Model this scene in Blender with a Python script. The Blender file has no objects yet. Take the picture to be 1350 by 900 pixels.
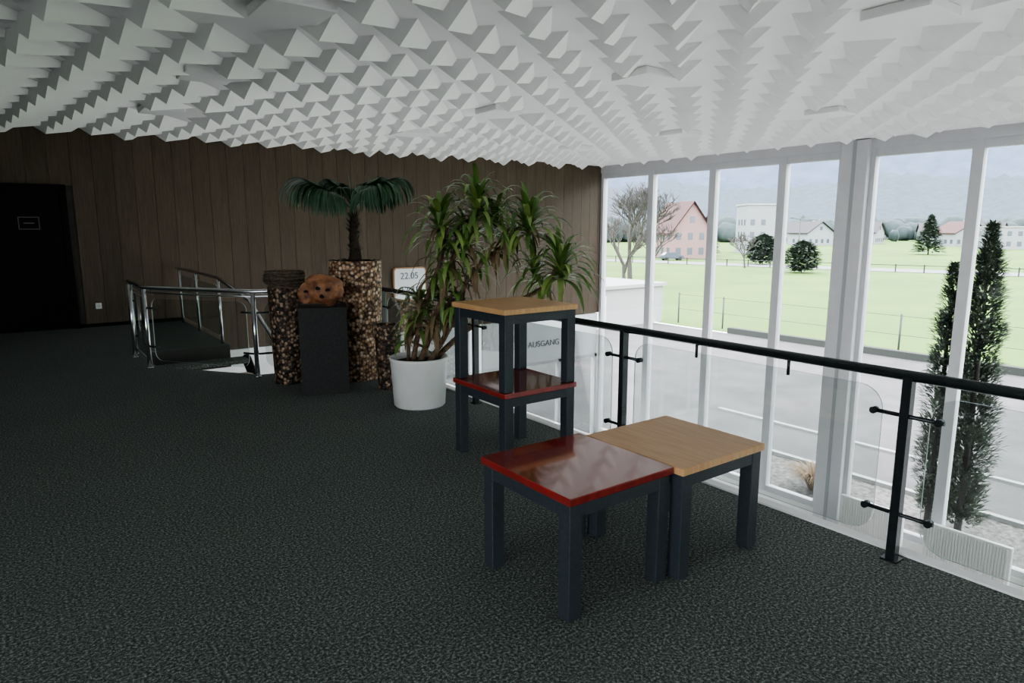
import bpy, math, random
from mathutils import Vector, Matrix, noise
random.seed(7)
sc = bpy.context.scene

# ---------------------------------------------------------------- helpers
def mat(name, col, rough=.6, metal=0, spec=.5, noise_amt=0, nscale=10, col2=None, bump=0, coat=0, detail=4, stretch=None, emit=0, coatr=.05):
    m = bpy.data.materials.new(name); m.use_nodes = True
    nt = m.node_tree; b = nt.nodes['Principled BSDF']
    b.inputs['Roughness'].default_value = rough
    b.inputs['Metallic'].default_value = metal
    b.inputs['Specular IOR Level'].default_value = spec
    b.inputs['Coat Weight'].default_value = coat
    b.inputs['Coat Roughness'].default_value = coatr
    if emit:
        b.inputs['Emission Color'].default_value = (*col, 1); b.inputs['Emission Strength'].default_value = emit
    if col2 is None:
        col2 = tuple(x*(1-noise_amt) for x in col)
    tc = nt.nodes.new('ShaderNodeTexCoord')
    mp = nt.nodes.new('ShaderNodeMapping')
    if stretch: mp.inputs['Scale'].default_value = stretch
    nt.links.new(tc.outputs['Object'], mp.inputs[0])
    n = nt.nodes.new('ShaderNodeTexNoise'); n.inputs['Scale'].default_value = nscale; n.inputs['Detail'].default_value = detail
    nt.links.new(mp.outputs[0], n.inputs['Vector'])
    r = nt.nodes.new('ShaderNodeValToRGB')
    r.color_ramp.elements[0].position = .35; r.color_ramp.elements[1].position = .65
    r.color_ramp.elements[0].color = (*col2, 1); r.color_ramp.elements[1].color = (*col, 1)
    nt.links.new(n.outputs['Fac'], r.inputs[0]); nt.links.new(r.outputs[0], b.inputs['Base Color'])
    if bump:
        bp = nt.nodes.new('ShaderNodeBump'); bp.inputs['Strength'].default_value = bump; bp.inputs['Distance'].default_value = .01
        nt.links.new(n.outputs['Fac'], bp.inputs['Height']); nt.links.new(bp.outputs[0], b.inputs['Normal'])
    return m

def glassmat(name, tint, refl=.06):
    m = bpy.data.materials.new(name); m.use_nodes = True; nt = m.node_tree
    for n in list(nt.nodes): nt.nodes.remove(n)
    o = nt.nodes.new('ShaderNodeOutputMaterial'); mx = nt.nodes.new('ShaderNodeMixShader')
    t = nt.nodes.new('ShaderNodeBsdfTransparent'); t.inputs[0].default_value = (*tint, 1)
    g = nt.nodes.new('ShaderNodeBsdfGlossy'); g.inputs['Roughness'].default_value = .02
    lw = nt.nodes.new('ShaderNodeLayerWeight'); lw.inputs[0].default_value = .25
    ml = nt.nodes.new('ShaderNodeMath'); ml.operation = 'MULTIPLY_ADD'; ml.inputs[1].default_value = .5; ml.inputs[2].default_value = refl
    nt.links.new(lw.outputs['Fresnel'], ml.inputs[0]); nt.links.new(ml.outputs[0], mx.inputs[0])
    nt.links.new(t.outputs[0], mx.inputs[1]); nt.links.new(g.outputs[0], mx.inputs[2]); nt.links.new(mx.outputs[0], o.inputs[0])
    return m

class B:
    def __init__(s): s.v = []; s.f = []; s.m = []; s.sm = []; s.mats = []
    def mi(s, m):
        if m not in s.mats: s.mats.append(m)
        return s.mats.index(m)
    def face(s, pts, m, smooth=False):
        n = len(s.v); s.v += [tuple(p) for p in pts]; s.f.append(list(range(n, n+len(pts)))); s.m.append(s.mi(m)); s.sm.append(smooth)
    def raw(s, vs, fs, m, smooth=False):
        n = len(s.v); s.v += [tuple(p) for p in vs]; k = s.mi(m)
        for f in fs: s.f.append([n+i for i in f]); s.m.append(k); s.sm.append(smooth)
    def box(s, x0, x1, y0, y1, z0, z1, m, bev=0):
        if bev <= 0:
            vs = [(x0,y0,z0),(x1,y0,z0),(x1,y1,z0),(x0,y1,z0),(x0,y0,z1),(x1,y0,z1),(x1,y1,z1),(x0,y1,z1)]
            s.raw(vs, [(0,3,2,1),(4,5,6,7),(0,1,5,4),(1,2,6,5),(2,3,7,6),(3,0,4,7)], m)
        else:
            b = bev
            def oct_(z, ins):
                a0,a1,c0,c1 = x0+ins,x1-ins,y0+ins,y1-ins
                return [(a0+b,c0,z),(a1-b,c0,z),(a1,c0+b,z),(a1,c1-b,z),(a1-b,c1,z),(a0+b,c1,z),(a0,c1-b,z),(a0,c0+b,z)]
            vs = oct_(z0,b*.7)+oct_(z0+b,0)+oct_(z1-b,0)+oct_(z1,b*.7)
            fs = [tuple(range(7,-1,-1)), tuple(range(24,32))]
            for k in range(3):
                for i in range(8):
                    j = (i+1) % 8; fs.append((k*8+i,k*8+j,k*8+8+j,k*8+8+i))
            s.raw(vs, fs, m)
    def xbox(s, M, sx, sy, sz, m):
        vs = [M @ Vector((a*sx/2,b*sy/2,c*sz/2)) for a,b,c in [(-1,-1,-1),(1,-1,-1),(1,1,-1),(-1,1,-1),(-1,-1,1),(1,-1,1),(1,1,1),(-1,1,1)]]
        s.raw(vs, [(0,3,2,1),(4,5,6,7),(0,1,5,4),(1,2,6,5),(2,3,7,6),(3,0,4,7)], m)
    def tube(s, pts, rs, m, seg=10, smooth=True, cap=True):
        pts = [Vector(p) for p in pts]
        if not isinstance(rs, (list, tuple)): rs = [rs]*len(pts)
        n0 = len(s.v); k = s.mi(m); prev = None
        for i, p in enumerate(pts):
            t = (pts[min(i+1,len(pts)-1)] - pts[max(i-1,0)]).normalized()
            if prev is None:
                a = Vector((0,0,1)) if abs(t.z) < .9 else Vector((1,0,0)); u = t.cross(a).normalized()
            else:
                u = (prev - t*prev.dot(t)).normalized()
            prev = u; w = t.cross(u)
            for j in range(seg):
                an = 2*math.pi*j/seg; s.v.append(tuple(p + (u*math.cos(an)+w*math.sin(an))*rs[i]))
        for i in range(len(pts)-1):
            for j in range(seg):
                q = (j+1) % seg
                s.f.append([n0+i*seg+j, n0+i*seg+q, n0+(i+1)*seg+q, n0+(i+1)*seg+j]); s.m.append(k); s.sm.append(smooth)
        if cap:
            s.f.append([n0+j for j in range(seg-1,-1,-1)]); s.m.append(k); s.sm.append(False)
            e = n0+(len(pts)-1)*seg
            s.f.append([e+j for j in range(seg)]); s.m.append(k); s.sm.append(False)
    def lathe(s, cx, cy, prof, m, seg=48, smooth=True):
        n0 = len(s.v); k = s.mi(m)
        for r, z in prof:
            for j in range(seg):
                a = 2*math.pi*j/seg; s.v.append((cx+r*math.cos(a), cy+r*math.sin(a), z))
        for i in range(len(prof)-1):
            for j in range(seg):
                q = (j+1) % seg
                s.f.append([n0+i*seg+j, n0+i*seg+q, n0+(i+1)*seg+q, n0+(i+1)*seg+j]); s.m.append(k); s.sm.append(smooth)
    def prism(s, poly, z0, z1, m, mside=None):
        n = len(poly); s.face([(x,y,z1) for x,y in poly], m); s.face([(x,y,z0) for x,y in reversed(poly)], mside or m)
        for i in range(n):
            a, b = poly[i], poly[(i+1) % n]
            s.face([(a[0],a[1],z0),(b[0],b[1],z0),(b[0],b[1],z1),(a[0],a[1],z1)], mside or m)
    def leaf(s, base, d, length, width, droop, m, seg=6, fold=.25):
        p = Vector(base); d = Vector(d).normalized(); L = length/seg; k = s.mi(m); n0 = len(s.v)
        for i in range(seg+1):
            t = i/seg
            side = d.cross(Vector((0,0,1)))
            side = side.normalized() if side.length > 1e-4 else Vector((1,0,0))
            up = side.cross(d).normalized()
            w = width*.5*(math.sin(math.pi*min(1,.18+t*.82))**.6 if t < 1 else 0.02)
            s.v += [tuple(p-side*w+up*w*fold), tuple(p), tuple(p+side*w+up*w*fold)]
            p = p + d*L
            d = (d + Vector((0,0,-droop/seg*(0.4+1.6*t)))).normalized()
        for i in range(seg):
            a = n0+i*3
            for q in (0,1):
                s.f.append([a+q,a+q+1,a+q+4,a+q+3]); s.m.append(k); s.sm.append(True)
    def build(s, name, parent=None):
        me = bpy.data.meshes.new(name); me.from_pydata(s.v, [], s.f)
        for mt in s.mats: me.materials.append(mt)
        me.polygons.foreach_set('material_index', s.m); me.polygons.foreach_set('use_smooth', s.sm); me.update()
        o = bpy.data.objects.new(name, me); sc.collection.objects.link(o)
        if parent: o.parent = parent
        return o

# ---------------------------------------------------------------- camera
H = 1.65
YAW = math.radians(36.5)
cam = bpy.data.cameras.new('camera'); cam.lens = 23.6; cam.sensor_width = 36; cam.clip_end = 5000; cam.clip_start = .05
co = bpy.data.objects.new('camera', cam); sc.collection.objects.link(co)
co.location = (0,0,H); co.rotation_euler = (math.radians(90-9.62), 0, -YAW); sc.camera = co
R = Vector((math.cos(YAW), -math.sin(YAW), 0)); F = Vector((math.sin(YAW), math.cos(YAW), 0)); Z = Vector((0,0,1))

# ---------------------------------------------------------------- materials
M_white = mat('white_plaster', (.78,.78,.77), .8, noise_amt=.03, nscale=3)
M_ceil = mat('ceiling_white', (.88,.88,.87), .85, noise_amt=.02, nscale=2)
M_frame = mat('window_frame_paint', (.58,.58,.60), .5, noise_amt=.04, nscale=5)
M_dark = mat('dark_wall', (.05,.045,.04), .7, noise_amt=.2)
M_darkmetal = mat('dark_metal', (.035,.042,.045), .25, .5, noise_amt=.2, nscale=20)
M_chrome = mat('brushed_steel', (.66,.67,.69), .22, 1.0, noise_amt=.1, nscale=30)
M_tblleg = mat('charcoal_table_paint', (.032,.041,.050), .5, noise_amt=.25, nscale=60, bump=.1)
M_wood = mat('beech_top', (.60,.36,.175), .38, col2=(.52,.29,.13), nscale=4, stretch=(12,1,1), detail=8)
M_wooddk = mat('beech_edge', (.40,.22,.10), .45, noise_amt=.15, nscale=6)
M_red = mat('red_lacquer', (.25,.022,.018), .12, col2=(.18,.015,.012), nscale=5, stretch=(6,1,1), coat=1, coatr=.05)
M_door = mat('door_black', (.005,.0045,.0045), .6, noise_amt=.3, nscale=5, spec=.15)
M_steel = mat('sign_plate', (.12,.12,.12), .5)
M_pot = mat('white_pot', (.74,.74,.72), .35, noise_amt=.04)
M_soil = mat('soil', (.03,.02,.015), .9, noise_amt=.5, nscale=40, bump=.6)
M_g1 = mat('leaf_green', (.12,.21,.045), .4, col2=(.06,.13,.025), nscale=6)
M_g2 = mat('leaf_green_light', (.28,.38,.11), .4, col2=(.17,.26,.06), nscale=6)
M_dead = mat('dead_leaf', (.20,.14,.075), .7, col2=(.11,.068,.032), nscale=9)
M_palm = mat('palm_green', (.06,.14,.07), .4, col2=(.03,.08,.04), nscale=8)
M_trunk = mat('trunk_bark', (.18,.12,.075), .85, col2=(.08,.05,.03), nscale=25, bump=.6)
M_husk = mat('palm_husk', (.05,.034,.024), .9, col2=(.018,.012,.009), nscale=40, bump=.8)
M_terra = mat('terracotta', (.48,.22,.105), .5, col2=(.14,.055,.03), nscale=9, bump=.3)
M_black = mat('black_hole', (.01,.008,.007), .8)
M_twig = mat('twig_brown', (.15,.115,.08), .85, col2=(.065,.047,.033), nscale=30, bump=.4)
M_pclear = glassmat('window_glass', (.93,.95,.97), .045)
M_rglass = glassmat('railing_glass', (.74,.785,.765), .08)

def carpet():
    m = bpy.data.materials.new('carpet'); m.use_nodes = True; nt = m.node_tree; b = nt.nodes['Principled BSDF']
    b.inputs['Roughness'].default_value = .95; b.inputs['Specular IOR Level'].default_value = .15
    tc = nt.nodes.new('ShaderNodeTexCoord')
    v = nt.nodes.new('ShaderNodeTexNoise'); v.inputs['Scale'].default_value = 80; v.inputs['Detail'].default_value = 4; v.inputs['Roughness'].default_value = .8
    r = nt.nodes.new('ShaderNodeValToRGB'); e = r.color_ramp.elements
    e[0].position = .40; e[0].color = (.042,.049,.046,1); e[1].position = .64; e[1].color = (.40,.435,.395,1)
    x = e.new(.52); x.color = (.120,.138,.126,1)
    n2 = nt.nodes.new('ShaderNodeTexNoise'); n2.inputs['Scale'].default_value = 1.2
    mx = nt.nodes.new('ShaderNodeMix'); mx.data_type = 'RGBA'; mx.blend_type = 'MULTIPLY'; mx.inputs[0].default_value = .2
    nt.links.new(tc.outputs['Object'], v.inputs['Vector']); nt.links.new(tc.outputs['Object'], n2.inputs['Vector'])
    nt.links.new(v.outputs['Fac'], r.inputs[0]); nt.links.new(r.outputs[0], mx.inputs[6]); nt.links.new(n2.outputs['Fac'], mx.inputs[7])
    nt.links.new(mx.outputs[2], b.inputs['Base Color'])
    bp = nt.nodes.new('ShaderNodeBump'); bp.inputs['Strength'].default_value = .3; bp.inputs['Distance'].default_value = .004
    nt.links.new(v.outputs['Fac'], bp.inputs['Height']); nt.links.new(bp.outputs[0], b.inputs['Normal'])
    return m
M_carpet = carpet()

def planks():
    m = bpy.data.materials.new('wood_boards'); m.use_nodes = True; nt = m.node_tree; b = nt.nodes['Principled BSDF']
    b.inputs['Roughness'].default_value = .55; b.inputs['Specular IOR Level'].default_value = .3
    tc = nt.nodes.new('ShaderNodeTexCoord'); mp = nt.nodes.new('ShaderNodeMapping'); mp.inputs['Scale'].default_value = (14,1,.9)
    n = nt.nodes.new('ShaderNodeTexNoise'); n.inputs['Scale'].default_value = 3; n.inputs['Detail'].default_value = 9; n.inputs['Roughness'].default_value = .7
    nt.links.new(tc.outputs['Object'], mp.inputs[0]); nt.links.new(mp.outputs[0], n.inputs['Vector'])
    r = nt.nodes.new('ShaderNodeValToRGB'); e = r.color_ramp.elements
    e[0].position = .3; e[0].color = (.066,.047,.032,1); e[1].position = .7; e[1].color = (.122,.090,.063,1)
    nt.links.new(n.outputs['Fac'], r.inputs[0])
    sp = nt.nodes.new('ShaderNodeSeparateXYZ'); nt.links.new(tc.outputs['Object'], sp.inputs[0])
    d = nt.nodes.new('ShaderNodeMath'); d.operation = 'DIVIDE'; d.inputs[1].default_value = .30; nt.links.new(sp.outputs[0], d.inputs[0])
    fl = nt.nodes.new('ShaderNodeMath'); fl.operation = 'FLOOR'; nt.links.new(d.outputs[0], fl.inputs[0])
    wn = nt.nodes.new('ShaderNodeTexWhiteNoise'); wn.noise_dimensions = '1D'; nt.links.new(fl.outputs[0], wn.inputs['W'])
    mr = nt.nodes.new('ShaderNodeMapRange'); mr.inputs[3].default_value = .90; mr.inputs[4].default_value = 1.08; nt.links.new(wn.outputs['Value'], mr.inputs[0])
    vm = nt.nodes.new('ShaderNodeVectorMath'); vm.operation = 'SCALE'; nt.links.new(r.outputs[0], vm.inputs[0]); nt.links.new(mr.outputs[0], vm.inputs['Scale'])
    nt.links.new(vm.outputs[0], b.inputs['Base Color'])
    return m
M_planks = planks()

def pebble(name, c1, c2, c3, scale):
    m = bpy.data.materials.new(name); m.use_nodes = True; nt = m.node_tree; b = nt.nodes['Principled BSDF']
    b.inputs['Roughness'].default_value = .6
    tc = nt.nodes.new('ShaderNodeTexCoord')
    v = nt.nodes.new('ShaderNodeTexVoronoi'); v.inputs['Scale'].default_value = scale
    nt.links.new(tc.outputs['Object'], v.inputs['Vector'])
    sp = nt.nodes.new('ShaderNodeSeparateColor'); nt.links.new(v.outputs['Color'], sp.inputs[0])
    r = nt.nodes.new('ShaderNodeValToRGB'); e = r.color_ramp.elements
    e[0].position = .15; e[0].color = (*c1,1); e[1].position = .95; e[1].color = (*c3,1); x = e.new(.55); x.color = (*c2,1)
    nt.links.new(sp.outputs[0], r.inputs[0])
    r2 = nt.nodes.new('ShaderNodeValToRGB'); r2.color_ramp.elements[0].position = .35; r2.color_ramp.elements[0].color = (1,1,1,1)
    r2.color_ramp.elements[1].position = .75; r2.color_ramp.elements[1].color = (.12,.1,.08,1)
    nt.links.new(v.outputs['Distance'], r2.inputs[0])
    mx = nt.nodes.new('ShaderNodeMix'); mx.data_type = 'RGBA'; mx.blend_type = 'MULTIPLY'; mx.inputs[0].default_value = 1
    nt.links.new(r.outputs[0], mx.inputs[6]); nt.links.new(r2.outputs[0], mx.inputs[7]); nt.links.new(mx.outputs[2], b.inputs['Base Color'])
    bp = nt.nodes.new('ShaderNodeBump'); bp.inputs['Strength'].default_value = 1; bp.inputs['Distance'].default_value = .012; bp.invert = True
    nt.links.new(v.outputs['Distance'], bp.inputs['Height']); nt.links.new(bp.outputs[0], b.inputs['Normal'])
    return m
M_peb = pebble('pebble_aggregate', (.20,.10,.06), (.58,.34,.20), (.88,.70,.54), 30)
M_peb2 = pebble('pebble_aggregate_dark', (.02,.013,.01), (.12,.066,.042), (.46,.33,.22), 34)
M_ped = mat('black_stone', (.022,.022,.022), .6, col2=(.007,.007,.007), nscale=60, bump=.5)

# ---------------------------------------------------------------- room shell
WY = 13.2; WX = 12.7; LZ = -4.2; CZ = 3.24
poly = [(-6,-8),(3.5,-8),(3.5,7.48),(2.14,7.72),(1.27,8.92),(1.27,10.0),(2.38,10.0),(2.38,WY-.01),(-6,WY-.01)]
b = B(); b.prism(poly, -.32, 0, M_carpet, M_dark); b.build('floor')
b = B(); b.box(3.5,3.57,-8,7.5,-.34,.012,M_white); b.build('trim_1')
b = B(); b.box(-6,WX+.3,-8,WY+.2,LZ-.2,LZ,mat('lower_floor_tile',(.55,.54,.52),.4,noise_amt=.15,nscale=2)); b.build('floor_lower')

b = B(); b.box(-6.2,WX+.2,WY+.03,WY+.25,-.62,3.6,M_dark)
x = -6.0
while x < WX-.02:
    if x+.3 < -.42 or x > .75:
        b.box(x+.002, min(x+.298,WX-.01), WY, WY+.03, -.62, 3.45, M_planks, bev=.002)
    else:
        b.box(x+.002, x+.298, WY, WY+.03, 2.32, 3.45, M_planks, bev=.002)
    x += .3
b.build('wall_back')
b = B(); b.box(-6.2,7.38,WY,WY+.25,LZ,-.63,M_white); b.build('wall_back_lower')

def glazed_y(b, y, xs, z0, z1):
    for a,c in zip(xs[:-1], xs[1:]):
        b.box(a,a+.08,y-.1,y+.06,z0,z1,M_frame); b.box(c-.08,c,y-.1,y+.06,z0,z1,M_frame)
        b.box(a+.08,c-.08,y-.1,y+.06,z0,z0+.1,M_frame); b.box(a+.08,c-.08,y-.1,y+.06,z1-.1,z1,M_frame)
        b.face([(a+.08,y,z0+.1),(c-.08,y,z0+.1),(c-.08,y,z1-.1),(a+.08,y,z1-.1)],M_pclear)
b = B(); b.box(-6.2,3.6,-8.2,-8,LZ,3.6,M_white); b.box(3.6,WX+.2,-8.2,-8,.8,3.6,M_white); b.box(3.6,WX+.2,-8.2,-8,LZ,LZ+.2,M_white); b.build('wall_rear')
b = B(); glazed_y(b,-8.1,[3.62,5.4,7.2,9.0,10.8,12.6],LZ+.2,.8); b.build('window_14')  # added rear glazing, never in view, brings extra daylight into the hall
NL = 6; yl = -8+1.75*NL
b = B(); b.box(-6.2,-6,yl,WY+.2,LZ,3.6,M_dark); b.box(-6.2,-6,-8,yl,LZ,.4,M_white); b.box(-6.2,-6,-8,yl,3.0,3.6,M_white); b.build('wall_left')
b = B()
for k in range(NL):
    a = -8+1.75*k; c = a+1.75
    b.box(-6.16,-6.02,a,a+.08,.4,3.0,M_frame); b.box(-6.16,-6.02,c-.08,c,.4,3.0,M_frame)
    b.box(-6.16,-6.02,a+.08,c-.08,.4,.5,M_frame); b.box(-6.16,-6.02,a+.08,c-.08,2.9,3.0,M_frame)
    b.face([(-6.1,a+.08,.5),(-6.1,c-.08,.5),(-6.1,c-.08,2.9),(-6.1,a+.08,2.9)],M_pclear)
b.build('window_15')  # added window row behind the camera, put in for fill daylight

# door
b = B()
b.box(-.36,.72,WY-.035,WY-.001,.01,2.25,M_door)
b.box(.72,.80,WY-.06,WY-.001,0,2.33,M_door); b.box(-.44,-.36,WY-.06,WY-.001,0,2.33,M_door); b.box(-.44,.80,WY-.06,WY-.001,2.25,2.33,M_door)
b.box(.13,.41,WY-.045,WY-.035,1.62,1.82,M_steel); b.box(.145,.395,WY-.048,WY-.045,1.635,1.805,M_door); b.box(.2,.34,WY-.05,WY-.048,1.71,1.73,M_steel)
b.box(-.3,-.26,WY-.06,WY-.035,.95,1.15,M_chrome); b.tube([(-.28,WY-.09,1.08),(-.16,WY-.09,1.08)],.01,M_chrome)
b.tube([(-.28,WY-.04,1.08),(-.28,WY-.09,1.08)],.01,M_chrome)
b.build('door_1')
b = B(); b.box(-.55,-.20,WY-.09,WY-.001,2.40,2.58,mat('sign_white',(.8,.85,.8),.4),bev=.01); b.box(-.5,-.3,WY-.095,WY-.09,2.44,2.52,mat('sign_green',(.05,.35,.15),.4)); b.build('exit_sign')
b = B(); b.box(1.05,1.14,WY-.02,WY-.001,.30,.40,M_pot,bev=.006)
b.tube([(1.095,WY-.022,.35),(1.095,WY-.012,.35)],.022,M_frame,16); b.build('wall_socket')
b = B(); b.box(-6,-.44,WY-.02,WY-.001,0,.06,M_door); b.box(.80,2.38,WY-.02,WY-.001,0,.06,M_door); b.build('baseboard_back')

# ceiling : diagonal rows of folded spikes (short steep end, long taper) with flat tiles set between them
b = B(); bp_ = B()
panels = [(px,py) for px in (-5.6,-1.9,1.8,5.5,9.2) for py in (-5.3,-2.7,-.1,2.5,5.1,7.7,10.3)]
for (px,py) in panels:
    bp_.box(px-.25,px+.25,py-.25,py+.25,CZ-.075,CZ-.001,M_ceil,bev=.01)
TH = math.radians(38); ex = Vector((math.cos(TH),math.sin(TH),0)); ey = Vector((-math.sin(TH),math.cos(TH),0))
cx_, cy_ = .64, .53
for i in range(-40,60):
    for j in range(-50,60):
        o = ex*(i*cx_ - (cx_*.5 if j % 2 else 0)) + ey*(j*cy_)
        ctr = o+ex*cx_*.6+ey*cy_*.5
        if not (-6.1 < o.x < WX-.25 and -8 < o.y < WY-.3 and ctr.x < WX-.1 and ctr.y < WY+.2): continue
        A = o+ey*cy_*.10; Bq = o+ey*cy_*.90; C = o+ex*cx_*1.42+ey*cy_*.5; P = o+ex*cx_*.18+ey*cy_*.5
        if C.x > WX: continue
        if any(abs(q.x-px) < .27 and abs(q.y-py) < .27 for (px,py) in panels for q in (A,Bq,P,ctr)): continue
        A.z = Bq.z = CZ; C.z = CZ-.004; P.z = CZ-.165
        b.face([A,P,Bq],M_ceil); b.face([A,C,P],M_ceil); b.face([Bq,P,C],M_ceil)
b.face([(-6.2,-8.2,CZ),(-6.2,WY+.2,CZ),(WX+.2,WY+.2,CZ),(WX+.2,-8.2,CZ)], M_ceil)
b.face([(-6.2,-8.2,CZ+.3),(WX+.2,-8.2,CZ+.3),(WX+.2,WY+.2,CZ+.3),(-6.2,WY+.2,CZ+.3)], M_ceil)
cl = b.build('ceiling'); bp_.build('flat_tiles', cl)

# window wall (X = WX)
bays = [(11.48,13.2),(9.67,11.48),(7.97,9.67),(6.72,7.97),(4.52,6.22),(2.8,4.52),(1.1,2.8),(-.6,1.1),(-2.3,-.6),(-4,-2.3),(-5.8,-4),(-8,-5.8)]
zb, zt = -4.0, 3.06
for k,(y0,y1) in enumerate(bays):
    b = B(); fr = .085
    b.box(WX,WX+.16,y0,y0+fr,zb,zt,M_frame); b.box(WX,WX+.16,y1-fr,y1,zb,zt,M_frame)
    b.box(WX+.01,WX+.15,y0+fr,y1-fr,zt-.14,zt,M_frame); b.box(WX+.01,WX+.15,y0+fr,y1-fr,zb,zb+.12,M_frame)
    b.face([(WX+.08,y0+fr,zb+.12),(WX+.08,y1-fr,zb+.12),(WX+.08,y1-fr,zt-.14),(WX+.08,y0+fr,zt-.14)], M_pclear)
    b.build('window_%d' % (k+1))
b = B(); b.box(WX-.12,WX+.25,6.22,6.72,LZ,CZ-.02,M_frame,bev=.01); b.box(WX-.125,WX-.12,6.43,6.50,LZ,CZ-.03,mat('column_joint',(.35,.36,.38),.5)); b.build('window_column')
b = B(); b.box(WX-.02,WX+.2,-8,WY,zt,3.6,M_frame); b.box(WX-.02,WX+.2,-8,WY,LZ,zb,M_white); b.build('wall_right')

# entrance glazing in the lower hall back wall
M_signw = mat('sign_panel_white',(.74,.76,.78),.4); M_txt = mat('sign_text_grey',(.14,.15,.17),.5); M_num = mat('sign_digits',(.12,.13,.15),.5)
b = B(); XE = WX-.03
b.box(7.4,XE,WY+.02,WY+.14,-1.75,-.64,M_signw)
for xx in (7.4,8.7,10.0,11.3,XE-.08):
    b.box(xx,xx+.08,WY,WY+.14,LZ,-1.75,M_frame)
b.box(7.4,XE,WY,WY+.14,LZ,LZ+.12,M_frame); b.box(7.4,XE,WY,WY+.14,-1.83,-1.75,M_frame)
b.face([(7.4,WY+.07,LZ),(XE,WY+.07,LZ),(XE,WY+.07,-1.8),(7.4,WY+.07,-1.8)],M_pclear)
door2 = b.build('door_2')
def text(s, size, loc, rot, m, name, parent):
    c = bpy.data.curves.new(name,'FONT'); c.body = s; c.size = size; c.extrude = .004; c.materials.append(m)
    c.align_x = 'CENTER'
    o = bpy.data.objects.new(name,c); sc.collection.objects.link(o); o.location = loc; o.rotation_euler = rot; o.parent = parent
    return o
text('AUSGANG', .22, (10.80,WY+.012,-1.36), (math.pi/2,0,0), M_txt, 'lettering', door2)

def roundrect_prism(b, cx, y0, y1, cz, w, h, r, m):
    pts = []
    for (ox,oz,a0) in ((w/2-r,h/2-r,0),(-w/2+r,h/2-r,90),(-w/2+r,-h/2+r,180),(w/2-r,-h/2+r,270)):
        for a in range(0,91,15):
            t = math.radians(a0+a); pts.append((cx+ox+r*math.cos(t), cz+oz+r*math.sin(t)))
    n = len(pts)
    b.face([(p[0],y0,p[1]) for p in pts], m); b.face([(p[0],y1,p[1]) for p in reversed(pts)], m)
    for i in range(n):
        p,q = pts[i],pts[(i+1)%n]; b.face([(p[0],y0,p[1]),(p[0],y1,p[1]),(q[0],y1,q[1]),(q[0],y0,q[1])], m)
b = B(); roundrect_prism(b, 6.95, WY-.06, WY-.001, .44, .80, .72, .08, M_wooddk); roundrect_prism(b, 6.95, WY-.07, WY-.06, .44, .74, .66, .06, M_signw)
ds = b.build('date_display_board')
text('22.05', .2, (6.93,WY-.075,.55), (math.pi/2,0,0), M_num, 'digits', ds)
text('12:41', .2, (6.93,WY-.075,.24), (math.pi/2,0,0), M_num, 'digits_time', ds)

b = B()
for (y0,y1) in ((3.3,4.6),(4.95,6.1),(1.4,2.9)):
    b.box(WX-.3,WX-.22,y0,y1,LZ+.12,-3.42,M_pot,bev=.01)
    y = y0+.05
    while y < y1-.05:
        b.box(WX-.315,WX-.30,y,y+.02,LZ+.16,-3.46,M_pot); y += .045
    b.box(WX-.29,WX-.24,y0+.1,y0+.14,LZ,LZ+.12,M_pot); b.box(WX-.29,WX-.24,y1-.14,y1-.1,LZ,LZ+.12,M_pot)
b.build('radiator')

# ---------------------------------------------------------------- gallery railing (dark)
RX = 3.42; RZ = .972
M_edge = mat('glass_edge', (.45,.52,.50), .2)
def glass_panel(b, p0, p1, z0, z1, m, r=.09):
    p0 = Vector(p0); p1 = Vector(p1); L = (p1-p0).length; d = (p1-p0)/L; pts = []
    for (cx,cz,a0) in ((L-r,z1-r,0),(r,z1-r,90),(r,z0+r,180),(L-r,z0+r,270)):
        for a in range(0,91,15):
            t = math.radians(a0+a); pts.append((cx+r*math.cos(t), cz+r*math.sin(t)))
    nrm = Vector((-d.y,d.x,0))*.005
    b.face([(p0.x+d.x*s+nrm.x, p0.y+d.y*s+nrm.y, z) for s,z in pts], m)
    n = len(pts)
    for i in range(n):
        a,c = pts[i],pts[(i+1)%n]
        P = [Vector((p0.x+d.x*s, p0.y+d.y*s, z)) for s,z in (a,c)]
        b.face([P[0]+nrm,P[1]+nrm,P[1]-nrm,P[0]-nrm], M_edge)
b = B()
b.tube([(RX,-6,RZ-.025),(RX,7.38,RZ-.025)], .027, M_darkmetal, 16)
ys = [-4.3,-2.4,-.5,1.40,3.29,5.2,7.15]
for y in ys:
    b.box(RX-.028,RX+.028,y-.022,y+.022,.0,RZ-.03,M_darkmetal,bev=.004)
    b.box(RX-.04,RX+.04,y-.04,y+.04,0,.010,M_darkmetal)
    for z in (.746,.244):
        b.tube([(RX-.0,y-.17,z),(RX-.0,y+.17,z)], .011, M_darkmetal, 8)
        for s in (-.15,.15):
            b.tube([(RX-.02,y+s,z),(RX+.02,y+s,z)], .017, M_darkmetal, 10)
for a,c in zip(ys[:-1],ys[1:]):
    glass_panel(b, (RX,a+.11,0), (RX,c-.11,0), .10, .87, M_rglass, .12)
    for k in (1/3,2/3):
        y = a+(c-a)*k
        b.tube([(RX,y,RZ-.03),(RX,y,.84)], .009, M_darkmetal, 8)
b.build('glass_railing')

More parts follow.
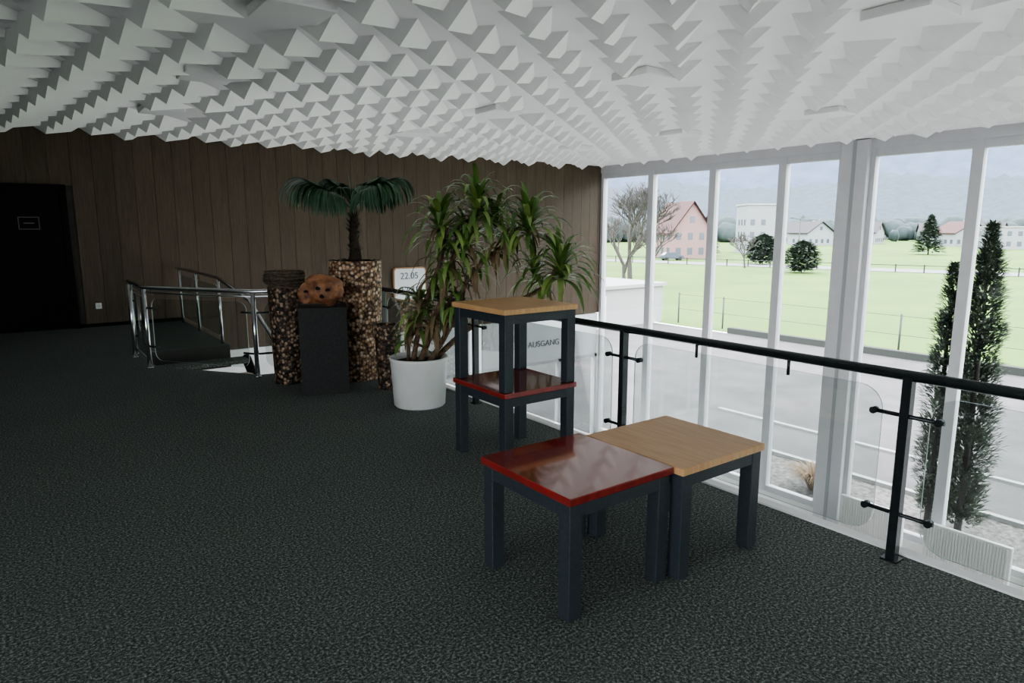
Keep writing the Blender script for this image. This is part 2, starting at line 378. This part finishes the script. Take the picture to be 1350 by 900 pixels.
# stair railing (steel)
b = B()
def rail_seg(path, z, r, m): b.tube([(p[0],p[1],z) for p in path], r, m, 12)
pA = (1.2,10.0); pB = (1.2,8.88); pC = (2.09,7.62); pD = (3.33,7.38)
rail_seg([(1.2,10.15),pA,(1.2,9.4),pB,(1.35,8.66),(1.75,8.1),pC,(2.3,7.55),pD], .955, .027, M_chrome)
rail_seg([pA,pB,pC,pD], .90, .012, M_chrome)
for p in (pA,pB,pC,(1.16,9.75)):
    b.tube([(p[0],p[1],0),(p[0],p[1],.94)], .027, M_chrome, 14); b.tube([(p[0],p[1],0),(p[0],p[1],.012)], .04, M_chrome, 16)
for (p,q) in ((pA,pB),(pB,pC),(pC,pD)):
    v = (Vector((*q,0))-Vector((*p,0))); u = v.normalized()
    glass_panel(b, Vector((*p,0))+u*.1, Vector((*q,0))-u*.1, .10, .84, M_rglass, .1)
    for e,sg in ((p,1),(q,-1)):
        for z in (.72,.26):
            e0 = Vector((*e,z)); b.tube([e0, e0+u*sg*.17], .012, M_darkmetal, 8)
b.build('stair_railing')
b = B()
b.tube([(2.32,13.1,.95),(2.32,10.2,.95),(2.42,9.0,.72),(2.5,7.9,.1)], .026, M_chrome, 12)
for y,z0,z1 in ((12.9,0,.95),(11.6,0,.95),(10.15,0,.95)):
    b.tube([(2.32,y,z0),(2.32,y,z1)], .022, M_chrome, 12)
for ya,yb in ((12.85,11.65),(11.55,10.2)):
    glass_panel(b, (2.32,ya,0), (2.32,yb,0), .10, .84, M_rglass, .1)
b.build('stair_railing.001')
M_tread = mat('stair_tread', (.72,.66,.56), .4, noise_amt=.1, nscale=3)
b = B()
for i in range(20):
    y1 = 9.98-.29*i; z = -.18*(i+1)
    if z < LZ+.1: break
    b.box(1.32,2.55,y1-.31,y1,z-.05,z,M_tread if i>0 else M_carpet)
b.box(2.55,2.60,4.2,9.98,-4.1,-3.9,M_white)
b.tube([(2.58,9.95,-.2),(2.58,3.9,-3.95)], .07, M_darkmetal, 6); b.tube([(1.3,9.95,-.3),(1.3,3.9,-4.05)], .07, M_darkmetal, 6)
b.build('staircase')

# ---------------------------------------------------------------- tables
def table(x0, y0, z0, top, edge, w=.64, d=.655, h=.56):
    b = B(); x1 = x0+w; y1 = y0+d; lg = .072; i = .012
    b.box(x0,x1,y0,y1,z0+h-.036,z0+h,top,bev=.004)
    for (a,c) in ((x0+i,y0+i),(x1-i-lg,y0+i),(x0+i,y1-i-lg),(x1-i-lg,y1-i-lg)):
        b.box(a,a+lg,c,c+lg,z0+.001,z0+h-.037,M_tblleg,bev=.003)
    t = .03; zt_ = z0+h-.037; zb_ = zt_-.062
    b.box(x0+i+lg,x1-i-lg,y0+i+.004,y0+i+.004+t,zb_,zt_,M_tblleg); b.box(x0+i+lg,x1-i-lg,y1-i-.004-t,y1-i-.004,zb_,zt_,M_tblleg)
    b.box(x0+i+.004,x0+i+.004+t,y0+i+lg,y1-i-lg,zb_,zt_,M_tblleg); b.box(x1-i-.004-t,x1-i-.004,y0+i+lg,y1-i-lg,zb_,zt_,M_tblleg)
    return b
table(1.725,1.935,0,M_red,M_red).build('side_table')
table(2.37,1.885,0,M_wood,M_wooddk).build('side_table.001')
table(2.53,3.50,0,M_red,M_red).build('side_table.002')
table(2.53,3.50,.562,M_wood,M_wooddk).build('side_table.003')

# ---------------------------------------------------------------- planters
b = B(); PX,PY = 3.0,6.93
b.lathe(PX,PY,[(0,0),(.245,0),(.25,.02),(.285,1.28),(.285,1.30),(.25,1.30),(.245,1.24),(0,1.24)],M_peb,56)
b.lathe(PX,PY,[(.245,1.25),(0,1.27)],M_soil,32)
palm = b.build('potted_palm')
b = B()
base = Vector((PX,PY,1.25)); crown = base+Vector((0,0,.58))
b.tube([base,base+Vector((.01,0,.12)),base+Vector((0,.01,.3)),base+Vector((.01,0,.5)),crown],[.085,.06,.048,.045,.04],M_husk,14)
for k in range(110):
    z = random.uniform(.05,.55); a = random.uniform(0,6.28)
    p = base+Vector((.04*math.cos(a),.04*math.sin(a),z))
    b.leaf(p,(math.cos(a)*.6,math.sin(a)*.6,.9),random.uniform(.05,.10),.018,1.2,M_husk,3)
for k in range(90):
    a = random.uniform(0,6.28); r = random.uniform(.02,.18)
    b.leaf(base+Vector((r*math.cos(a),r*math.sin(a),.0)),(math.cos(a)*.8,math.sin(a)*.8,.9),random.uniform(.08,.16),.035,2.2,M_husk,4)
def fan(b, org, az, reach, rise, ll, m, n=40):
    dirh = R*math.cos(az)+F*math.sin(az); side = Vector((-dirh.y,dirh.x,0))
    pts = [org+dirh*(reach*t)+Z*(rise*t**.8) for t in [i/8 for i in range(9)]]
    b.tube(pts,[.011]*4+[.008]*5,m,6)
    hub = pts[-1]
    tg = (dirh+Z*.35).normalized()
    for k in range(n):
        u = k/(n-1)*2-1
        th = u*1.75
        costa = hub+tg*(.13*(1-abs(u))**.8)
        d = tg*math.cos(th)+side*math.sin(th)+Z*(.45-.25*abs(u))
        b.leaf(costa,d,ll*(1-.18*abs(u))*random.uniform(.9,1.07),.036,4.0+random.uniform(-.4,.8),m,9,.5)
for az,re,ri,ll in ((3.10,.26,.20,.58),(.05,.22,.22,.52),(3.75,.20,.14,.48),(-.55,.20,.16,.46),(.85,.16,.26,.40),(2.5,.16,.24,.38)):
    fan(b,crown,az,re,ri,ll,M_palm)
for q in (-.1,.15,.4):
    b.leaf(crown,(R*q+Z),.50,.022,.15,M_palm)
b.build('palm_plant', palm)

# dark pebble column with twig nest
b = B(); X2,Y2 = 2.30,7.16
b.lathe(X2,Y2,[(0,0),(.15,0),(.155,.02),(.18,1.0),(.18,1.03),(.15,1.03),(.15,.98),(0,.98)],M_peb2,48)
for k in range(34):
    a0 = random.uniform(0,6.28); r = random.uniform(.12,.21); zz = 1.03+random.uniform(.0,.17); tl = random.uniform(-.03,.03)
    pts = [(X2+(r+random.uniform(-.008,.008))*math.cos(a0+s*.35), Y2+(r+random.uniform(-.008,.008))*math.sin(a0+s*.35), zz+tl*math.sin(s*.5)) for s in range(19)]
    b.tube(pts,.009,M_twig,6)
b.lathe(X2,Y2,[(.17,1.0),(.16,1.12),(.12,1.14),(0,1.08)],M_twig,32)
b.build('twig_nest_planter')

ang = -math.atan2(2.42,6.5)
M4 = Matrix.Translation((2.47,6.56,.435)) @ Matrix.Rotation(ang,4,'Z')
b = B()
b.xbox(M4,.46,.36,.868,M_ped)
b.xbox(Matrix.Translation((2.47,6.56,.858)) @ Matrix.Rotation(ang,4,'Z'),.475,.375,.028,M_ped)
b.build('plinth')
import bmesh
def blob(b, c, r, sc3, m, amp=.12, fr=3, seed=0, sub=4, smooth=True):
    bm = bmesh.new(); bmesh.ops.create_icosphere(bm, subdivisions=sub, radius=1)
    vs = []
    for v in bm.verts:
        n = noise.noise(v.co*fr+Vector((seed,seed*2,0)))
        p = v.co*(1+amp*n); vs.append(Vector(c)+Vector((p.x*sc3[0],p.y*sc3[1],p.z*sc3[2]))*r)
    fs = [[v.index for v in f.verts] for f in bm.faces]; b.raw(vs,fs,m,smooth); bm.free()
b = B(); S = Vector((2.44,6.50,.890))
blob(b, S+R*.05+Z*.15, .155, (1.1,1.0,.92), M_terra, .25, 2.2, 3)
blob(b, S-R*.11+Z*.115, .11, (1.1,1,1.0), M_terra, .3, 2.5, 9)
blob(b, S-R*.04+Z*.22, .085, (1.2,1,.9), M_terra, .3, 2.5, 5)
blob(b, S+R*.165+Z*.13-F*.03, .065, (1,1,1.2), M_terra, .2, 2.5, 15, 3)
for (l,z,d,r) in ((.02,.18,-.150,.026),(.11,.16,-.14,.024),(-.12,.14,-.10,.022),(.06,.10,-.145,.03)):
    blob(b, S+R*l+Z*z+F*d, r, (1.2,.8,.8), M_black, .2, 2, 1, 2)
b.build('terracotta_sculpture')

b = B(); b.lathe(3.04,6.27,[(0,0),(.105,0),(.11,.02),(.135,.63),(.14,.66),(.135,.67),(.115,.67),(.11,.6),(0,.6)],M_peb2,40); b.build('pebble_plant_pot')
b = B(); QX,QY = 2.97,5.48
b.lathe(QX,QY,[(0,0),(.225,0),(.24,.015),(.265,.42),(.272,.44),(.272,.465),(.255,.465),(.25,.40),(0,.40)],M_pot,56)
b.lathe(QX,QY,[(.25,.41),(.1,.43),(0,.43)],M_soil,32)
drac = b.build('potted_dracaena')
b = B()
def lp(dl,z,dd=0): return Vector((QX,QY,0))+R*dl+F*dd+Z*z
def head(c, n, L, up=Z, w=.050, dr=(1.6,3.2), mats=(M_g1,M_g1,M_g2), el=(-.45,1.25)):
    up = Vector(up).normalized()
    for k in range(n):
        a = k*2.399+random.uniform(-.3,.3); e = el[0]+(el[1]-el[0])*((k+.5)/n)
        d = Vector((math.cos(a)*math.cos(e), math.sin(a)*math.cos(e), math.sin(e)))+up*.35
        b.leaf(c+up*(.14*(k/n)-.07), d, L*random.uniform(.75,1.1), w*random.uniform(.8,1.15), random.uniform(*dr), random.choice(mats), 7)
def stem(pts, r0, r1):
    P = [Vector(p) for p in pts]; out = []
    for i in range(len(P)-1):
        p0 = P[max(i-1,0)]; p1 = P[i]; p2 = P[i+1]; p3 = P[min(i+2,len(P)-1)]
        for s in range(6):
            t = s/6; out.append(.5*((2*p1)+(p2-p0)*t+(2*p0-5*p1+4*p2-p3)*t*t+(3*p1-p0-3*p2+p3)*t**3))
    out.append(P[-1]); n = len(out)
    b.tube(out,[r0+(r1-r0)*i/(n-1)+.002*math.sin(i*2.1) for i in range(n)],M_trunk,10); return out
s1 = stem([lp(.0,.38),lp(.16,.8),lp(.28,1.2),lp(.42,1.6),lp(.60,1.84)],.032,.02)
s2 = stem([lp(-.06,.38),lp(.05,.9),lp(.22,1.35),lp(.26,1.66)],.026,.018)
s3 = stem([lp(.08,.38),lp(.3,.75),lp(.48,1.2),lp(.80,1.5),lp(.98,1.68)],.028,.018)
s4 = stem([lp(.1,.38,.1),lp(.45,.7,.1),lp(.9,.95,.15),lp(1.2,1.12,.1),lp(1.27,1.28,.05)],.028,.018)
s5 = stem([lp(-.1,.38),lp(-.08,.65),lp(.02,.9)],.018,.014)
head(lp(.56,1.78),56,.46); head(lp(.72,1.70,.1),32,.42)
head(lp(.22,1.62),46,.46); head(lp(1.02,1.64),54,.46); head(lp(1.32,1.24,.05),60,.48); head(lp(1.08,1.22,.2),26,.36)
head(lp(.48,1.5,-.05),28,.40)
head(lp(.02,.92),18,.34, el=(-.6,.9))
head(lp(-.06,.62),12,.30, mats=(M_dead,M_g1), el=(-.4,.7))
for S_,n in ((s1,80),(s2,60),(s3,70),(s4,18)):
    for k in range(n):
        i = random.randint(int(len(S_)*.25),len(S_)-2); a = random.uniform(0,6.28)
        b.leaf(S_[i],(math.cos(a),math.sin(a),random.uniform(-.3,.5)),random.uniform(.22,.42),.04,4.5,random.choice((M_dead,M_dead,M_g1,M_g2)),6)
b.build('dracaena_plant', drac)

# ---------------------------------------------------------------- exterior
M_grass = mat('grass', (.082,.160,.014), .9, col2=(.056,.122,.010), nscale=.15, detail=8)
M_pave = mat('pavement', (.095,.089,.089), .9, col2=(.062,.058,.059), nscale=.7, detail=12)
M_gravel = mat('gravel', (.16,.15,.14), .9, col2=(.04,.036,.032), nscale=9, detail=6)
M_road = mat('road', (.18,.18,.19), .9, noise_amt=.05)
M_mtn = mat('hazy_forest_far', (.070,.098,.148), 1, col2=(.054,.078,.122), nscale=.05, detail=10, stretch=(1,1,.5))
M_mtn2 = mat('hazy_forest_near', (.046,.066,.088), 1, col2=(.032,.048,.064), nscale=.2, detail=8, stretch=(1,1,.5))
M_conc = mat('concrete_light', (.30,.30,.295), .8, noise_amt=.08)
M_curb = mat('curb_dark', (.02,.024,.02), .8)
g = LZ-.05
b = B(); b.box(WX+.25,32.2,-60,WY+60,g-.3,g,M_pave); b.box(-6,WX+.25,WY+.3,WY+60,g-.3,g,M_pave); b.build('pavement_ground')
b = B(); b.face([(32.4,-300,g),(1500,-900,g),(1500,1500,g),(32.4,900,g)],M_grass); b.face([(-300,WY+60,g),(32.4,WY+60,g),(32.4,900,g),(-300,900,g)],M_grass); b.face([(-300,-300,g),(32.4,-300,g),(32.4,-60,g),(-300,-60,g)],M_grass); b.face([(-300,-60,g),(-6.3,-60,g),(-6.3,WY+60,g),(-300,WY+60,g)],M_pave); b.face([(-6.3,-60,g),(WX+.25,-60,g),(WX+.25,-8.3,g),(-6.3,-8.3,g)],M_pave); b.build('grass_field')
b = B(); b.box(32.2,32.6,-60,23,g,g+.32,M_curb); b.build('curb')
b = B(); b.box(WX+.4,15.6,-20,WY,g-.02,g+.01,M_gravel); b.box(15.6,15.75,-20,WY,g,g+.10,M_conc); b.box(18.2,18.35,-20,WY,g,g+.06,M_conc); b.build('gravel_bed')
def strip(b,p,q,w,z,m):
    d = (Vector(q)-Vector(p)).normalized(); n = Vector((-d.y,d.x))*w/2; p = Vector(p); q = Vector(q)
    b.face([(p.x+n.x,p.y+n.y,z),(p.x-n.x,p.y-n.y,z),(q.x-n.x,q.y-n.y,z),(q.x+n.x,q.y+n.y,z)],m)
b = B(); strip(b,(76,136),(114,-16),8,g+.05,M_road); b.build('road')
b = B()
for k in range(48):
    t = k/47; x = 72+38*t; y = 136-152*t; b.box(x-.06,x+.06,y-.06,y+.06,g,g+1.1,M_curb)
b.tube([(72,136,g+.95),(110,-16,g+.95)],.05,M_curb,6); b.build('roadside_fence')
M_fence = mat('fence_metal',(.04,.05,.05),.6)
b = B()
for k in range(16):
    y = -22+3.3*k
    b.tube([(33.4,y,g),(33.4,y,g+1.9)],.05,M_fence,6)
for z in (.9,1.8): b.tube([(33.4,-22,g+z),(33.4,27.5,g+z)],.012,M_fence,4)
b.build('wire_fence')
b = B(); b.box(24,33,28.5,47.5,g,g+2.3,M_conc); b.box(23.7,33.2,28.3,47.7,g+2.3,g+2.5,M_conc); b.box(26,28,28.46,28.5,g,g+1.9,M_frame); b.build('garage_outbuilding')
def ridge(name, d0, dd, NR, hb, m, seed, rag, var):
    b = B(); NA = 420; vs = []; fs = []
    for i in range(NA+1):
        az = math.radians(-30+170*i/NA)
        top = hb*(1+var*noise.noise(Vector((az*4,seed,0)))+var*.3*noise.noise(Vector((az*11,seed,2))))+rag*noise.noise(Vector((az*170,seed,5)))
        for j in range(NR+1):
            d = d0+j*dd; h = (j/NR)**1.05*top
            vs.append((d*math.sin(az),d*math.cos(az),g-.5+max(h,0)))
    for i in range(NA):
        for j in range(NR):
            a = i*(NR+1)+j; fs.append((a,a+NR+1,a+NR+2,a+1))
    b.raw(vs,fs,m,True); b.build(name)
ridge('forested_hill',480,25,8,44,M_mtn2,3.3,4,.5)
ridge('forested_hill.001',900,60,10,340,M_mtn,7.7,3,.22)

M_roofr = mat('roof_tile_red',(.080,.034,.034),.8,noise_amt=.2); M_roofd = mat('roof_dark',(.055,.050,.056),.8,noise_amt=.2)
M_pink = mat('facade_pink',(.22,.135,.135),.8,noise_amt=.05); M_wht = mat('facade_white',(.21,.22,.24),.8,noise_amt=.05); M_win = mat('house_window',(.06,.072,.095),.2)
def house(name, x, y, w, d, h, rh, rot, mw, mr, flat=False):
    b = B(); T = Matrix.Translation((x,y,g)) @ Matrix.Rotation(rot,4,'Z')
    def P(a,c,z): return T @ Vector((a,c,z))
    b.xbox(T @ Matrix.Translation((0,0,h/2)),w,d,h,mw)
    if flat:
        b.xbox(T @ Matrix.Translation((0,0,h+.15)),w+.5,d+.5,.3,M_conc)
    else:
        e = .6
        for sy in (-1,1): b.face([P(-w/2,sy*d/2,h),P(w/2,sy*d/2,h),P(0,sy*d/2,h+rh)],mw)
        k = rh/(w/2)
        for sx in (-1,1):
            a = [P(sx*(w/2+e),-d/2-e,h-k*e),P(sx*(w/2+e),d/2+e,h-k*e),P(0,d/2+e,h+.05+rh),P(0,-d/2-e,h+.05+rh)]
            b.face(a,mr); b.face([v+Vector((0,0,-.25)) for v in reversed(a)],mr)
        b.xbox(T @ Matrix.Translation((w*.15,d*.1,h+rh*.9)),.7,.7,1.6,mw)
    nfl = max(1,int(h/2.8))
    for fl in range(nfl):
        for sx in range(int(w/2.4)):
            xx = -w/2+1.4+sx*2.4
            for sy in (-1,1): b.xbox(T @ Matrix.Translation((xx,sy*d/2,1.5+fl*2.8)),1.0,.1,1.3,M_win)
        for sx in range(int(d/2.4)):
            yy = -d/2+1.4+sx*2.4
            for sy in (-1,1): b.xbox(T @ Matrix.Translation((sy*w/2,yy,1.5+fl*2.8)),.1,1.0,1.3,M_win)
    if not flat:
        for sy in (-1,1): b.xbox(T @ Matrix.Translation((0,sy*d/2,h+rh*.35)),1.0,.1,1.2,M_win)
    b.build(name)
def fr(u, t):
    p = F*t+R*(u*t); return p.x, p.y
view = math.atan2(105,86)
house('pink_farmhouse',106,88,8.2,10,5.6,5.2,-view+.5,M_pink,M_roofr)
house('apartment_building',142,95,7,9,11,0,-.7,M_wht,M_wht,True)
hs = [(.235,240,9,1.1),(.40,260,14,.4),(.44,230,11,-.3),(.475,290,13,.9),(.52,250,12,.2),(.62,300,14,.5),(.66,220,12,-.5),(.70,270,13,.1),(.82,240,12,.8),(.36,330,16,.2),(.58,340,16,1.2)]
for i,(u,t,w_,ro) in enumerate(hs):
    x,y = fr(u,t); house('cottage' if i == 0 else 'cottage.%03d' % i, x,y,w_,w_*.8,4.5,3.4,ro,M_wht,M_roofd if i != 6 else M_roofr)
x,y = fr(.75,190); house('commercial_building',x,y,20,12,6,0,-1.1,M_wht,M_wht,True)

M_bark = mat('bare_branches',(.060,.052,.050),.9,noise_amt=.2); M_ever = mat('conifer_green',(.045,.066,.046),.9,col2=(.026,.043,.030),nscale=1.5); M_cyp = mat('cypress_green',(.058,.082,.046),.9,col2=(.028,.044,.028),nscale=5)
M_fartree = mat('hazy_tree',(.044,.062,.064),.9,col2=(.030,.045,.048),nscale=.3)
def bare_tree(name,x,y,h,seed,dep0=5):
    rnd = random.Random(seed); b = B()
    def br(p,d,L,r,dep):
        q = p+d*L*.5+Vector((rnd.uniform(-.05,.05),rnd.uniform(-.05,.05),0))*L; e = q+(d+Vector((rnd.uniform(-.15,.15),rnd.uniform(-.15,.15),.1))).normalized()*L*.5
        b.tube([p,q,e],[r,r*.85,r*.65],M_bark,5,cap=False)
        if dep == 0: return
        for k in range(3 if dep < 5 else 4):
            a = rnd.uniform(0,6.28); s = rnd.uniform(.45,.85)
            nd = (d+Vector((math.cos(a)*s,math.sin(a)*s,rnd.uniform(-.05,.25)))).normalized()
            br(p.lerp(e,rnd.uniform(.6,1)) if k else e,nd,L*rnd.uniform(.62,.8),max(r*.58,.026),dep-1)
    br(Vector((x,y,g)),Vector((0,0,1)),h*.27,h*.022,dep0); b.build(name)
bare_tree('bare_tree',52.7,50.1,13.5,3,6); bare_tree('bare_tree.001',64,57,9.5,5,5)
x,y = fr(.345,100); bare_tree('bare_tree.002',x,y,7,8)
x,y = fr(.168,62); bare_tree('bare_tree.003',x,y,9.5,14,5)
def conifer(name,x,y,h,r,m,n=900,seed=1,shape='cone'):
    rnd = random.Random(seed); b = B(); b.tube([(x,y,g),(x,y,g+h*.8)],[h*.02,h*.006],M_bark,6)
    for k in range(n):
        t = rnd.random()**.8; z = h*(.06+.94*t)
        rr = r*((1-t)**.8 if shape == 'cone' else math.sin(math.pi*min(1,.12+t*.88))**.5)*rnd.uniform(.5,1.05); a = rnd.uniform(0,6.28)
        p = Vector((x+rr*math.cos(a),y+rr*math.sin(a),g+z)); s = r*.35
        b.leaf(p-Vector((math.cos(a),math.sin(a),0))*s*.5,(math.cos(a),math.sin(a),rnd.uniform(-.3,.6)),s,s*.5,.6,m,2)
    b.build(name)
conifer('round_shrub_tree',98,64,4.6,2.8,M_ever,1500,2,'round')
conifer('conifer_tree',120,92,8.0,3.0,M_ever,1200,4)
conifer('round_shrub_tree.001',84,49,4.0,2.3,M_ever,1500,6,'round')
x,y = fr(.615,150); conifer('conifer_tree.001',x,y,8.5,3.5,M_ever,1200,7)
b = B(); rnd = random.Random(11)
for k in range(320):
    u = rnd.uniform(.1,1.0); t = rnd.uniform(270,430); x,y = fr(u,t); h = rnd.uniform(5,12)
    blob(b,Vector((x,y,g+h*.45)),h*.5,(rnd.uniform(.7,1.4),rnd.uniform(.7,1.4),1),M_fartree,.5,2.2,k,2)
b.build('distant_tree_belt')
def cypress(name,x,y,h,r,n,seed,holes=0):
    rnd = random.Random(seed); b = B()
    b.tube([(x,y,g),(x+.05,y,g+h*.5),(x,y,g+h*.9)],[.07,.05,.02],M_bark,8)
    for k in range(n):
        t = rnd.random(); z = h*(.05+.95*t); env = r*(math.sin(math.pi*min(1,.2+t*.8))**.7)
        a = rnd.uniform(0,6.28)
        nz = noise.noise(Vector((math.cos(a)*1.8,math.sin(a)*1.8,z*2.4+seed)))
        if nz < holes-.35 : continue
        env *= (1+.8*nz); rr = env*rnd.uniform(.35,1.0)
        p = Vector((x+rr*math.cos(a)*.7,y+rr*math.sin(a)*.7,g+z))
        b.leaf(p,(math.cos(a)*rnd.uniform(.4,1.1),math.sin(a)*rnd.uniform(.4,1.1),rnd.uniform(-.1,1.0)),rnd.uniform(.07,.17),.04,.6,M_cyp,3)
    b.build(name)
cypress('cypress_tree',14.3,4.72,5.95,.56,14000,2,.14)
cypress('cypress_tree.001',14.4,5.3,5.2,.40,8000,5,.24)
b = B()
M_straw = mat('straw_grass',(.26,.17,.10),.8,col2=(.15,.10,.06),nscale=5)
for k in range(420):
    a = random.uniform(0,6.28); r = random.uniform(0,.12)
    b.leaf((14.2+r*math.cos(a),7.6+r*math.sin(a),g+.01),(math.cos(a)*.5,math.sin(a)*.5,1),random.uniform(.5,1.0),.018,2.2,M_straw,6)
b.build('ornamental_grass')
b = B(); M_car = mat('car_paint_grey',(.04,.055,.08),.3,coat=.6); CXY = Vector((97,82,g))
cd = (R*1.0+F*.1).normalized(); cs = Vector((-cd.y,cd.x,0))
prof = [(-2.1,.35),(-2.1,.85),(-1.7,1.0),(-1.2,1.45),(.3,1.48),(1.0,1.0),(1.95,.85),(2.1,.6),(2.1,.35)]
for sg in (-1,1): b.face([CXY+cd*p+Z*q+cs*.85*sg for p,q in prof],M_car)
for i in range(len(prof)):
    p,q = prof[i],prof[(i+1)%len(prof)]; b.face([CXY+cd*p[0]+Z*p[1]-cs*.85,CXY+cd*q[0]+Z*q[1]-cs*.85,CXY+cd*q[0]+Z*q[1]+cs*.85,CXY+cd*p[0]+Z*p[1]+cs*.85],M_car)
for sg in (-1,1):
    b.face([CXY+cd*p+Z*q+cs*.86*sg for p,q in ((-1.5,1.02),(-1.1,1.38),(.25,1.4),(.8,1.02))],M_win)
    for w in (-1.3,1.3): b.tube([CXY+cd*w+Z*.33+cs*.7*sg,CXY+cd*w+Z*.33+cs*.88*sg],.33,M_black,16)
b.build('car')
b = B(); b.tube([(88,52,g),(88,52,g+7)],[.09,.06],M_fence,8); b.tube([(88,52,g+7),(86.8,52.4,g+7.2)],.05,M_fence,6); b.box(86.3,86.9,52.3,52.6,g+7.1,g+7.25,M_fence); b.build('street_lamp')

# ---------------------------------------------------------------- light
w = bpy.data.worlds.new('overcast_sky'); sc.world = w; w.use_nodes = True; nt = w.node_tree
bg = nt.nodes['Background']; bg.inputs[0].default_value = (.95,.975,1.0,1); bg.inputs[1].default_value = 2.7
def portal(name, loc, rot, sx, sy):
    l = bpy.data.lights.new(name,'AREA'); l.shape = 'RECTANGLE'; l.size = sx; l.size_y = sy; l.cycles.is_portal = True
    o = bpy.data.objects.new(name,l); sc.collection.objects.link(o); o.location = loc; o.rotation_euler = rot
portal('window_portal',(WX+.3,2.6,-.45),(0,math.radians(90),0),7.3,21.2)
portal('window_portal.001',(8.1,-8.3,-1.6),(math.radians(90),0,0),9.2,5.0)  # sampling portal for the added rear glazing
portal('window_portal.002',(-6.3,-2.75,1.7),(0,math.radians(-90),0),2.7,10.7)  # sampling portal for the added left window row
sc.view_settings.view_transform = 'AgX'; sc.view_settings.look = 'AgX - Medium High Contrast'; sc.view_settings.exposure = 2.15
